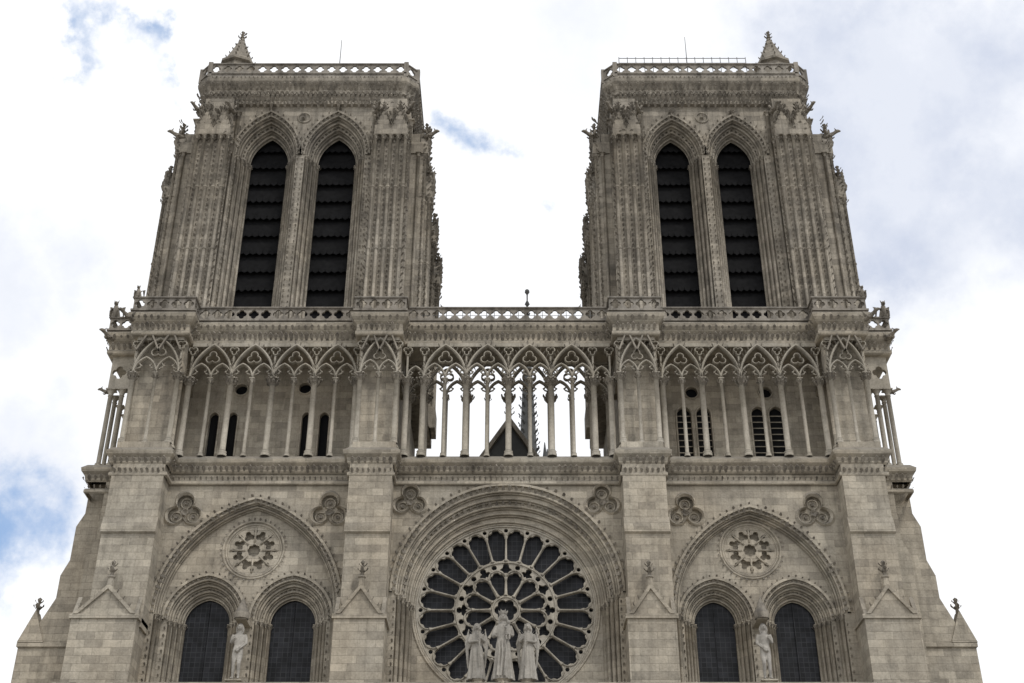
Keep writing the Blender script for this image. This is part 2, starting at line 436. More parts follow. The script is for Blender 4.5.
# ------------------------------------------------------------------ side bays
def side_bay(x0,x1,cx,half,subs,sh,ocx,sps):
    zs=24.6; rise=half*1.3
    hole=arch(cx,zs,half,rise,16,ZL)
    W.sheet([[(x0-.1,ZL),(x1+.1,ZL),(x1+.1,33),(x0-.1,33)],xy(hole)[::-1]]+[spandrel(*s) for s in sps],0)
    for s in sps: spandrel_fill(*s)
    P=orders(W,O,cx,ZL,zs,half,rise,half-.36,rise-.36,2,0,.55,n_arc=16,lsz=.13,colr=.1)
    ocz=28.35
    inner=[xy(arch(c,24.4,sh,sh*1.14,12,ZL))[::-1] for c in subs]
    W.sheet([xy(P[-1])]+inner+[xy(circ(ocx,ocz,1.65,40))],.55)
    for c in subs:
        Q=orders(W,O,c,ZL,24.4,sh,sh*1.14,sh*.6,sh*.68,4,.55,1.5,lsz=.1,colr=.085,hood=True)
        G.sheet([xy(Q[-1])],1.5)
        G.box(c-.03,c+.03,1.43,1.47,ZL,24.4+sh*.6)
    y=.55
    for r,yy in((1.65,y),(1.5,y+.08),(1.4,y+.13)):
        W.sweep(circ(ocx,ocz,r,48),cprof(.065,7),yy,True,True)
    a=circ(ocx,ocz,1.65,48);b=circ(ocx,ocz,1.34,48); W.band(a+a[:1],b+b[:1],y,y+.2)
    for x,z,nx,nz in along(circ(ocx,ocz,1.76,48),.3): O.leaf((x,y,z),(0,-1,0),.09,(nx,0,nz))
    hs=[]
    for k in range(8):
        t=2*pi*(k+.5)/8; hs.append(foil(ocx+.86*cos(t),ocz+.86*sin(t),.32,3,t,18))
        t=2*pi*k/8; hs.append(xy(circ(ocx+1.12*cos(t),ocz+1.12*sin(t),.1,8)))
    hs.append(foil(ocx,ocz,.36,8,0,32,.62))
    W.plate([xy(circ(ocx,ocz,1.37,48))]+hs,y+.1,y+.28)
    for k in range(8):
        t=2*pi*k/8; W.tube([(ocx+r*cos(t),y+.08,ocz+r*sin(t)) for r in(.45,1.3)],[.05,.05],6)
    W.sheet([xy(circ(ocx,ocz,1.36,32))],y+.42)
side_bay(-19.05,-8.9,-14.05,4.98,(-16.3,-11.72),2.12,-14.08,[(-18.0,30.4,1.08),(-10.05,30.4,1.08)])
side_bay(8.35,18.1,13.05,4.6,(10.86,15.12),1.95,12.98,[(9.55,30.35,1.05),(16.6,30.35,1.05)])

# ------------------------------------------------------------------ buttresses (lower)
def lower_buttress(x0,x1,u0,u1,gz=23.9,ga=25.35):
    yl,yu=-1.85,-1.3
    B.box(x0,x1,yl,0.3,0,gz)
    B.box(x0-.1,x1+.1,yl-.1,.28,gz-.25,gz-.02)
    cx=(x0+x1)/2; hw=(x1-x0)/2-.2
    B.prism([(cx-hw,gz),(cx+hw,gz),(cx,ga)],yl-.02,yu+.02)
    B.prism([(cx-hw-.1,gz-.015),(cx-hw+.12,gz-.015),(cx,ga-.12),(cx+hw-.12,gz-.015),(cx+hw+.1,gz-.015),(cx,ga+.14)],yl-.14,yl-.0)
    for t in(.2,.45,.7):
        for s in(-1,1): O.leaf((cx+s*hw*(1-t),yl-.07,lerp(gz,ga,t)+.1),(s*.6,-.1,.6),.11)
    B.lathe(cx,yl+.12,[(.2,ga-.1),(.16,ga+.5),(.22,ga+.55),(.12,ga+.65)],8,False)
    finial(O,cx,yl+.12,ga+.6,.9,.17)
    B.box(u0,u1,yu,0.31,gz-.5,33)
    B.prismyz([(yl+.01,gz),(yu+.01,gz+1.1),(yu+.01,gz)],x0,x0+.2); B.prismyz([(yl+.01,gz),(yu+.01,gz+1.1),(yu+.01,gz)],x1-.2,x1)
    B.prismyz([(yu-.14,28.6),(yu-.14,28.9),(yu+.02,29.5),(yu+.02,28.5)],u0-.05,u1+.05)
    for k in range(int((u1-u0)/.3)): O.leaf((u0+.15+k*.3,yu-.02,32.2),(0,-1,0),.14)
lower_buttress(-22.5,-19.15,-21.9,-19.05)
lower_buttress(-9.1,-6.5,-8.9,-6.55)
lower_buttress(5.9,8.4,6.05,8.4)
lower_buttress(18.0,20.8,18.05,20.4)
for sg,xi,xa,xb,xc in((-1,-21.6,-24.2,-24.95,-26.5),(1,20.2,22.7,23.4,24.9)):
    B.prism([(xi,0),(xc,0),(xc,23.7),(lerp(xc,xb,.35),24.0),(xb,26.2),(xb,27.5),(lerp(xa,xb,.5),28.4),(lerp(xa,xb,.5),30.4),(xa,31.2),(xa,33),(xi,33)],2.2,5.2)
    B.prism([(xi,0),(lerp(xi,xa,.65),0),(lerp(xi,xa,.65),28.2),(lerp(xi,xa,.5),29.2),(lerp(xi,xa,.5),33),(xi,33)],1.0,2.3)
    B.box(min(xc,xi)-.06,max(xc,xi)+.06,2.08,5.3,23.45,23.66)
    gx=lerp(xc,xb,.4)
    B.prism([(gx-.7,23.7),(gx+.7,23.7),(gx,25.5)],2.1,2.9)
    finial(O,gx,2.4,25.4,.9,.18)
B.box(-22.0,-6.8,2.3,16,0,42.0); B.box(6.4,20.4,2.3,16,0,42.0)
B.box(-6.75,6.35,1.9,14,0,33.2)

# ------------------------------------------------------------------ cornices
PL=[(-24.0,9),(-24.0,1.0),(-22.0,1.0),(-22.0,-1.25),(-18.95,-1.25),(-18.95,-.1),(-8.95,-.1),(-8.95,-1.25),(-6.5,-1.25),(-6.5,-.1),
    (6.0,-.1),(6.0,-1.25),(8.45,-1.25),(8.45,-.1),(18.0,-.1),(18.0,-1.25),(20.55,-1.25),(20.55,1.0),(22.5,1.0),(22.5,9)]
hsweep(W,PL,[(0,31.9),(.08,31.95),(.08,32.1),(0,32.2)])
hsweep(W,PL,[(0,32.6),(.1,32.7),(.15,33.0),(.32,33.15),(.36,33.35),(.26,33.45),(.1,33.62),(-1.2,33.64)])
hleaf(O,PL,.1,32.82,.32,.18)
hleaf(O,PL,.05,32.28,.3,.10)
W.box(-22.0,20.4,-.02,2.35,33.2,33.58)
W.box(-23.9,-21.9,1.05,9,33.2,33.58); W.box(20.3,22.4,1.05,9,33.2,33.58)

# ------------------------------------------------------------------ arcade with open bar tracery
def rect(w,d): return [(-w/2,0),(-w/2,d),(w/2,d),(w/2,0)]
def arcade(x0,cells,y,zb,zc,zt,th=.24,rt=.17,rs=.105,bw=.11):
    x=x0;thick=[x0];thin=[]
    H=zt-zc
    def bar(path,w,closed=False,d=th): 
        A.sweep(path,rect(w,d),y,closed); A.sweep(path,cprof(w*.42,6),y-.01,closed,True)
    def sub(c,h):
        p=arch(c,zc,h,h*1.55,8); bar(p,bw)
        for s in(-1,1):
            q=(c+s*h*.52,zc+h*.78)
            A.tube([(c+s*h*.95,y+th*.4,zc+h*.35),(q[0]-s*.02,y+th*.4,zc+h*.55),(q[0]-s*h*.12,y+th*.4,zc+h*.72)],[.05,.05,.05],6)
            A.tube([(c+s*h*.62,y+th*.4,zc+h*1.05),(q[0],y+th*.4,zc+h*.85),(q[0]-s*h*.12,y+th*.4,zc+h*.72)],[.05,.05,.05],6)
            A.ball((q[0]-s*h*.14,y+th*.35,zc+h*.72),.065,6,4)
    for kind,w in cells:
        if kind=='b':
            thin.append(x+w/2); c=x+w/2; h=w/2
            pa=arch(c,zc,h,H-.12,10); bar(pa,bw*1.35)
            for xx,z,nx,nz in along(pa,.27): O.leaf((xx+nx*.09,y-.03,z+nz*.09),(nx,-.3,nz),.10)
            for s in(-1,1): sub(c+s*h/2,h/2)
            rr=h*.34; cz=zc+h*1.1
            f=foil(c,cz,rr,3,pi/2,24,.5); bar(radial(f,c,cz),.075,True)
        else: sub(x+w/2,w/2)
        x+=w; thick.append(x)
    for a in thick:
        if H>1.6:
            cz=zc+H*.77; r=.27
            f=foil(a,cz,r,3,-pi/2,24,.5); bar(radial(f,a,cz),.08,True)
            A.box(a-.05,a+.05,y+.03,y+th-.03,zc,cz-r)
    A.box(x0-.05,x+.05,y+.02,y+th-.02,zt-.24,zt)
    for a in thick:
        A.column(a,y+th/2,zb,zc,rt,12,cap=rt*1.55); O.crocketcap(a,y+th/2,zc-.4,rt*1.4,8); O.crocketcap(a,y+th/2,zc-.2,rt*1.7,8)
    for a in thin:
        A.column(a,y+th/2,zb,zc,rs,10,cap=rs*1.6); O.crocketcap(a,y+th/2,zc-.28,rs*1.5,6)
YA=-.35
arcade(-18.7,[('b',2.42)]*4,YA,33.6,38.6,40.95)
CB=[('s',.98)]+[('b',2.46)]*4+[('s',.98)]
arcade(-6.1,CB,YA,33.6,38.6,40.95)
arcade(8.7,[('b',2.28)]*4,YA,33.6,38.6,40.95)
arcade(-6.1,CB,1.7,33.6,38.6,40.95)
def pier(x0,x1,ya=-1.3,yb=2.4):
    B.box(x0+.2,x1-.2,ya+.75,yb,33.55,41.8)
    B.box(x0,x1,ya+.02,yb,33.5,34.0)
    w=(x1-x0-.3)
    arcade(x0+.15,[('b',w)],ya+.12,34.0,38.5,40.9,th=.2,rt=.14,rs=.1)
    B.box(x0,x1,ya+.06,yb,40.88,41.9)
    B.box(x0+.02,x0+.2,ya+.3,yb,38.6,40.9); B.box(x1-.2,x1-.02,ya+.3,yb,38.6,40.9)
    for k in range(2):
        c=x0+(x1-x0)*(.28+.44*k); h=(x1-x0)*.24
        O.prism([(c-h,39.9),(c-h+.1,39.9),(c,41.15),(c+h-.1,39.9),(c+h,39.9),(c,41.4)],ya-.08,ya+.12)
        finial(O,c,ya-.02,41.3,.5,.1)
    for xx in(x0+.14,x1-.14): B.column(xx,ya+.9,34.0,38.6,.12,8)
for a,b in((-21.9,-19.0),(-8.85,-6.45),(6.05,8.4),(18.1,20.45)): pier(a,b)
for xo,xi in((-23.85,-21.9),(22.35,20.4)):
    s=1 if xi>xo else -1
    B.box(min(xo+s*.9,xi),max(xo+s*.9,xi),2.2,9,33.5,41.8)
    for q in(0.2,.85,1.5): A.column(xo+s*q,1.3,33.6,38.7,.14,10)
    for q in(2.2,3.4,4.6,5.8,7.0): A.column(xo+s*.2,q,33.6,38.7,.13,8)
    x_a,x_b=min(xo,xi),max(xo,xi)
    A.plate([[(x_a,38.7),(x_b,38.7),(x_b,40.9),(x_a,40.9)]]+[foil(lerp(x_a,x_b,t),39.8,.42,4,0,24) for t in(.27,.73)],1.15,1.4)
    B.box(x_a,x_b,1.1,9,40.88,41.85)
    gargoyle(O,xo-s*.0,1.6,38.7,-s,-.3,.6,.6)
hsweep(W,PL,[(.1,40.88),(.18,40.95),(.18,41.1),(.12,41.2),(.12,41.62),(.26,41.75),(.42,42.0),(.46,42.2),(.38,42.32),(.2,42.36),(-3.4,42.38)])
hsweep(W,PL,[(.1,40.88),(-.5,40.86),(-2.4,40.86)])
hleaf(O,PL,.16,41.4,.30,.21); hleaf(O,PL,.32,41.95,.38,.14)
balustrade(BL,off(PL,.28),42.55,43.3,.70)
for x,y in((-23.9,.9),(-22.2,-1.4),(20.7,-1.4),(22.4,.9)):
    gargoyle(O,x,y-.1,41.9,(-.6 if x<0 else .6),-1,1.0,.75)
for x,y,s in((-24.1,.8,.9),(-22.15,-1.45,.65),(22.6,.8,.9),(20.75,-1.45,.65)): chimera(O,x,y,43.35,s)
def rearwall(x0,x1,ws,ocs,mesh=False):
    hs=[xy(arch(c,z1,h,h*1.3,6,z0))[::-1] for c,z0,z1,h in ws]+[xy(circ(c,z,r,20)) for c,z,r in ocs]
    W.sheet([[(x0,33.5),(x1,33.5),(x1,42),(x0,42)]]+hs,2.0)
    for c,z0,z1,h in ws:
        p=arch(c,z1,h,h*1.3,6,z0); W.band(p,p,2.0,2.28); W.sweep(p,cprof(.06,6,.05,0),1.98,sm=True)
        if mesh:
            z=z0+.3
            while z<z1+.2: W.box(c-h,c+h,2.2,2.24,z,z+.05); z+=.4
    for c,z,r in ocs:
        p=circ(c,z,r,20); W.band(p+p[:1],p+p[:1],2.0,2.28); W.sweep(p,cprof(.06,6,.05,0),1.98,True,True)
    DK.box(x0+.3,x1-.3,2.27,2.285,33.6,41.5)  # black panel, painted darkness behind the gallery windows
rearwall(-19.2,-8.6,[(-17.55,34.7,37.2,.27),(-16.45,34.7,37.2,.27),(-12.1,34.7,37.2,.27),(-11.05,34.7,37.2,.27)],[(-16.15,39.1,.36),(-12.35,39.2,.36)])
rearwall(8.2,18.3,[(10.15,33.9,37.4,.42),(11.3,33.9,37.4,.42),(14.55,33.9,37.4,.42),(15.6,33.9,37.4,.42)],[(10.7,38.9,.36),(15.1,38.9,.36)],True)

# ------------------------------------------------------------------ bell towers
ZB,ZS,ZT=42.4,57.3,62.2
def tface(Wd,cs,ho,hi):
    hs=[xy(arch(c,ZS,ho,ho*1.62,12,44.3))[::-1] for c in cs]
    TW.sheet([[(0,ZB),(Wd,ZB),(Wd,ZT),(0,ZT)]]+hs,0)
    TW.box(0,Wd,-.14,.0,43.9,44.2)
    for c in cs:
        orders(TW,TO,c,44.3,ZS,ho,ho*1.62,hi,hi*1.75,4,0,1.4,lsz=.145,colr=.095,beads=True)
        finial(TO,c,-.15,ZS+ho*1.62+.1,.5,.12)
        TW.box(c-ho,c+ho,.0,1.9,44.1,44.3)
        z=44.6
        while z<ZS+hi*1.7:
            n=7; w=2*(hi+.1)/n
            for i in range(n):
                xa=c-hi-.1+i*w; xb=xa+w
                j=(R()-.5)*.06
                LV.add([(xa,1.46,z),(xb,1.46,z),(xb,1.76,z+1.5),(xa,1.76,z+1.5),((xa+xb)/2,1.44,z-.16+j)],[(0,1,2,3),(0,4,1)])
                LV.box(xa-.012,xa+.012,1.44,1.47,z,z+.2)
            z+=1.42
        DK.box(c-hi-.3,c+hi+.3,2.1,2.14,44,ZS+hi*1.8)  # black panel, painted darkness behind the louvres
    x=(cs[0]+cs[1])/2
    p=circ(x,60.5,.42,20); TW.sweep(p,cprof(.07,6),-.02,True,True)
    for k in range(6): TO.leaf((x,-.02,60.5),(0,-1,0),.2,(cos(k),0,sin(k)))
    for x in(.15,Wd-.15):
        TW.column(x,-.08,44.2,60.9,.11,8)
        z=44.8
        while z<60.: TO.leaf((x+(.22 if x<1 else -.22),-.0,z),(0,-1,0),.09); z+=.45
def tpier(x0,x1,proj,ztop=59.2):
    f=-proj+.16
    TW.box(x0+.06,x1-.06,f,.6,ZB,ztop)
    TW.box(x0-.08,x1+.08,-proj-.16,.4,ZB,44.0)
    TW.box(x0-.02,x1+.02,-proj-.02,.3,ztop-1.02,ztop-.2)
    ns=max(3,int(round((x1-x0)/.62))+1); y=-proj+.03
    for i in range(ns):
        x=lerp(x0+.1,x1-.1,i/(ns-1))
        TW.column(x,y,44.0,ztop-1.0,.105,8,cap=.16)
        TO.crocketcap(x,y,ztop-1.3,.18,6)
        if i<ns-1:
            xm=x+(x1-x0-.2)/(ns-1)/2; z=44.5
            while z<ztop-1.2: TO.leaf((xm,f,z),(0,-1,0),.10); z+=.40
        for zr in(48.9,53.8): TW.lathe(x,y,[(.1,zr),(.15,zr+.05),(.15,zr+.12),(.1,zr+.17)],8)
    for sx,x in((-1,x0),(1,x1)):
        z=45.
        while z<ztop: TO.leaf((x,-proj+.15,z),(sx,-.5,0),.145); z+=.52
        TW.column(x,-proj+.5,44.0,ztop-1.0,.1,8)
    n=2 if x1-x0>1.6 else 1
    for i in range(n):
        h=(x1-x0)/n/2; c=x0+h*(2*i+1)
        TW.prism([(c-h,ztop-1.),(c+h,ztop-1.),(c+h,ztop-.3),(c,ztop+1.1),(c-h,ztop-.3)],-proj-.14,-proj+.4)
        for t in(0,.25,.5,.75,1):
            for s in(-1,1): TO.leaf((c+s*h*(1-t),-proj-.14,ztop-.3+1.4*t),(s*.7,-.3,.5),.17)
        finial(TO,c,-proj+.05,ztop+1.0,1.0,.19)
    TW.box(x0+.18,x1-.18,-proj+.45,.5,ztop,max(ztop,ZT-.4) if ztop>58.95 else ztop+.8)
    for k in range(46):
        TO.leaf((lerp(x0-.08,x1+.08,R()),-proj+.25-.25*R(),ztop-1.0+R()*2.5),((R()-.5)*1.6,-1,0),.19)
def tower(X0,X1,fp0,fp1,cs,ho,hi,turret,pL,pR):
    Y0,Y1=2.35,15.8
    def setT(T): 
        for m in(TW,TO,LV,DK): m.T=T
    xw0,xw1=fp0[1],fp1[0]
    setT(Matrix.Translation((xw0,Y0,0))); tface(xw1-xw0,[c-xw0 for c in cs],ho,hi)
    setT(Matrix.Translation((0,Y0,0))); tpier(*fp0,.95); tpier(*fp1,.95)
    D=Y1-Y0
    for face in('R','L','B'):
        pj=1.3
        if face=='R': T=Matrix(((0,-1,0,X1),(1,0,0,Y0),(0,0,1,0),(0,0,0,1))); L=D; pj=pR
        elif face=='L': T=Matrix(((0,1,0,X0),(-1,0,0,Y1),(0,0,1,0),(0,0,0,1))); L=D; pj=pL
        else: T=Matrix(((-1,0,0,X1),(0,-1,0,Y1),(0,0,1,0),(0,0,0,1))); L=X1-X0
        setT(T@Matrix.Translation((2.6,0,0))); w=L-5.2; tface(w,[w/2-2.05,w/2+2.05],1.9,1.1)
        setT(T); tpier(.55,2.6,pj*.75,58.9); tpier(L-2.6,L-.55,pj*.75,58.9)
        tpier(.75,2.4,pj,55.3); tpier(L-2.4,L-.75,pj,55.3)
    setT(None)
    for xa,xb in((X0,fp0[1]),(fp1[0],X1)):
        for ya,yb in((Y0+.01,Y0+2.2),(Y1-2.2,Y1-.01)): TW.box(xa+.01,xb-.01,ya,yb,ZB,ZT-.45)
    DK.box(X0+2.3,X1-2.3,Y0+2.3,Y1-2.3,ZB,ZT)  # black core, the tower's inner shade put into its colour
    for x in (X0,X1):
        s=-1 if x==X0 else 1
        TW.column(x,Y0,44,ZT-2,.16,8)
        z=45
        while z<60: TO.leaf((x,Y0,z),(s,-1,0),.14); z+=.5
    ch=.55
    C=[(X0,Y0-.2+ch),(X0+ch,Y0-.2),(X1-ch,Y0-.2),(X1,Y0-.2+ch),(X1,Y1),(X0,Y1)]
    q=.55
    hsweep(TW,C,[(-.3,60.9+q),(.06,61.0+q),(.06,61.12+q),(0,61.2+q),(0,61.75+q),(.12,61.85+q),(.12,62.0+q),(.26,62.45+q),(.46,62.75+q),(.5,63.0+q),(.44,63.15+q),(.3,63.2+q),(-1,63.22+q)],True)
    TW.box(X0+.6,X1-.6,Y0+.5,Y1-.6,62.6+q,63.21+q)
    TW.box(X0+.05,X1-.05,Y0+.75,Y1-.02,60.9,62.6+q)
    hleaf(TO,C,.06,61.45+q,.32,.25,True); hleaf(TO,C,.06,61.75+q,.32,.22,True); hleaf(TO,C,.24,62.35+q,.38,.25,True)
    hleaf(TO,C,.05,61.06+q,.24,.12,True); hleaf(TO,C,.08,60.8+q,.45,.18,True)
    hleaf(TO,C,.44,63.0+q,.28,.09,True)
    Co=off(C,.34,True)
    hsweep(BL,Co,[(.02,63.2+q),(.02,63.45+q),(-.2,63.45+q),(-.2,63.2+q)],True)
    balustrade(BL,Co,63.55+q,64.3+q,.78,True,marg=.07)
    for x,y in Co: BL.box(x-.15,x+.15,y-.1,y+.18,63.2+q,64.5+q)
    for x,y,dx,dy in((X0,Y0+5,-1,0),(X1,Y0+5,1,0),(X0,Y1-3,-1,0),(X1,Y1-3,1,0)):
        gargoyle(TO,x,y,60.9,dx,dy,1.0,.8)
    for x,dx in((X0-pL*.7,-1),(X1+pR*.7,1)):
        gargoyle(TO,x,Y0+.9,59.6,dx,-.5,.9,.85); gargoyle(TO,x,Y0+1.5,56.6,dx,-.3,.7,.7); gargoyle(TO,x,Y1-1.5,52.5,dx,0,.9,.9)
        for k in range(40):
            TO.leaf((x-dx*.3+dx*.45*R(),Y0+.5+2.2*R(),57.4+3.6*R()),(dx,-.3*R(),.2),.2)
    for fp in(fp0,fp1):
        for x in fp: gargoyle(TO,x,Y0-.95,60.3,(x-(X0+X1)/2)*.08,-1,.8,.75)
    tx,ty,tr=turret
    TW.lathe(tx,ty,[(tr,63),(tr,66.9),(tr*1.2,67.0),(tr*1.2,67.2),(tr*1.0,67.3),(tr*.55,68.6),(tr*.1,70.0)],8,False)
    for k in range(8):
        a=2*pi*k/8
        for t in(.1,.3,.5,.7,.9): TO.leaf((tx+tr*1.0*(1-t)*cos(a),ty+tr*1.0*(1-t)*sin(a),67.3+2.6*t),(cos(a),sin(a),.3),.12)
    finial(TO,tx,ty,69.8,.95,.2)
tower(-21.4,-6.95,(-21.15,-18.85),(-9.2,-7.0),(-16.5,-11.9),2.24,1.36,(-19.85,4.6,1.15),1.75,1.5)
tower(6.75,20.2,(6.75,8.6),(17.6,19.95),(10.9,15.07),2.03,1.25,(18.9,4.6,1.15),1.5,1.9)
for a,b in((-22.6,-5.7),(5.5,21.6)): TW.box(a,b,1.15,16.6,42.39,43.0)

# ------------------------------------------------------------------ lower facade (below the frame)
LW=MB('portal_storey',M_wall)
pc=[(-14.0,3.2,4.6,6.2),(-.2,3.9,5.4,7.),(13.1,3.1,4.5,6.2)]
hs=[xy(arch(c,z,h,r,12,0.02))[::-1] for c,h,r,z in pc]
LW.sheet([[(-22.7,0),(20.95,0),(20.95,15.5),(-22.7,15.5)]]+hs,-1.95)
for c,h,r,z in pc:
    orders(LW,O,c,.02,z,h,r,h*.5,r*.55,5,-1.95,.9,lsz=.2,colr=.14,beads=False)
    LW.sheet([xy(arch(c,z,h*.5,r*.55,12,z-.6))],.9)
wd=MB('portal_doors',M_wood)
for c,h,r,z in pc: wd.box(c-h*.5,c-.03,.9,1.0,0,z-.6); wd.box(c+.03,c+h*.5,.9,1.0,0,z-.6)
LW.box(-22.7,20.95,-2.2,2.2,15.4,15.9); LW.box(-22.7,20.95,-1.2,2.2,15.9,19.4); LW.box(-22.7,20.95,-2.25,2.2,19.3,19.73)
for k in range(29): LW.column(-22+k*1.5,-2.05,15.9,19.3,.14,8)
balustrade(LW,[(-22.7,-2.3),(20.95,-2.3)],19.75,20.12,.6)
LW.box(-22.8,21.05,-2.45,-2.26,19.5,19.74)
LW.done(cath); wd.done(cath)
for x,w in((-.45,.38),(-1.68,.3),(.72,.3)): B.lathe(x,-2.1,[(w,19.7),(w,20.1),(w*.85,20.15),(w*.85,20.3),(w*1.1,20.4),(0.01,20.41)],8,False)
for x in(-14.05,12.98):
    B.column(x,-.75,18.5,20.75,.22,10); 
    W.box(x-.28,x+.28,-.9,.5,23.95,24.3)
    O.lathe(x,-.75,[(.38,24.0),(.42,24.3),(.3,24.5),(.05,25.1),(.01,25.3)],8)

# ------------------------------------------------------------------ nave roof and spire
NR=MB('nave_roof',M_lead)
NR.prism([(-10.5,30.),(10.1,30.),(-.2,45.7)],19,75); NR.done(cath)
NW=MB('nave_walls',M_wall); NW.box(-10,9.6,14,75,0,30.5)
NW.done(cath)
NG=MB('nave_gable_coping',M_orn)
NG.prism([(-10.7,30.),(-10.2,30.),(-.2,45.6),(9.8,30.),(10.3,30.),(-.2,46.1)],18.6,19.0)
finial(NG,-.2,18.8,45.9,1.2,.25); NG.done(cath)
SP=MB('crossing_spire',M_lead)
sx,sy=1.75,60
SP.lathe(sx,sy,[(2.4,44),(2.3,50),(2.5,50.3),(2.0,50.6),(1.8,57),(2.0,57.3),(1.2,58.),(.10,82)],8,False)
for k in range(8):
    a=2*pi*k/8+.2
    for t in range(22):
        f=t/22; rr=1.2*(1-f)+.10*f; SP.leaf((sx+rr*cos(a),sy+rr*sin(a),58+24*f),(cos(a),sin(a),0),.35*(1-.5*f))
    SP.lathe(sx+2.1*cos(a),sy+2.1*sin(a),[(.35,50),(.32,60),(.45,60.3),(.05,64)],6,False)
SP.lathe(sx,sy,[(.10,82),(.3,82.3),(.08,82.8),(.08,83.6),(.28,83.9),(.25,84.2),(.02,84.4)],8)
SP.done(cath)

for m in(W,O,B,G,TR,A,TW,TO,LV,DK,BL): m.done(cath)

# ------------------------------------------------------------------ thin rods, fence, railing
def rod(x,y,z0,z1):
    m=MB('lightning_rod',M_metal); m.lathe(x,y,[(.05,z0),(.035,lerp(z0,z1,.6)),(.02,z1)],6)
    m.lathe(x,y,[(.1,z0),(.1,z0+.2),(.04,z0+.25)],6); m.done()
rod(-12.6,5,63.7,70.3); rod(12.8,5,63.7,70.6)
F=MB('terrace_fence',M_metal)
for z in(43.9,44.4,44.95,45.4): F.tube([(-5.6,3.0,z),(5.4,3.0,z)],[.018,.018],5)
for k in range(23): F.tube([(-5.6+k*.5,3.,42.4),(-5.6+k*.5,3.,45.6)],[.02,.02],5)
F.box(-6.5,6.3,2.2,3.4,42.15,42.37)
F.done()
F2=MB('roof_railing',M_metal)
for z in(65.6,66.05,66.5): F2.tube([(7.6,2.9,z),(16.6,2.9,z)],[.028,.028],5)
for k in range(16): F2.tube([(7.6+k*.6,2.9,63.7),(7.6+k*.6,2.9,66.6)],[.028,.028],5)
F2.done()

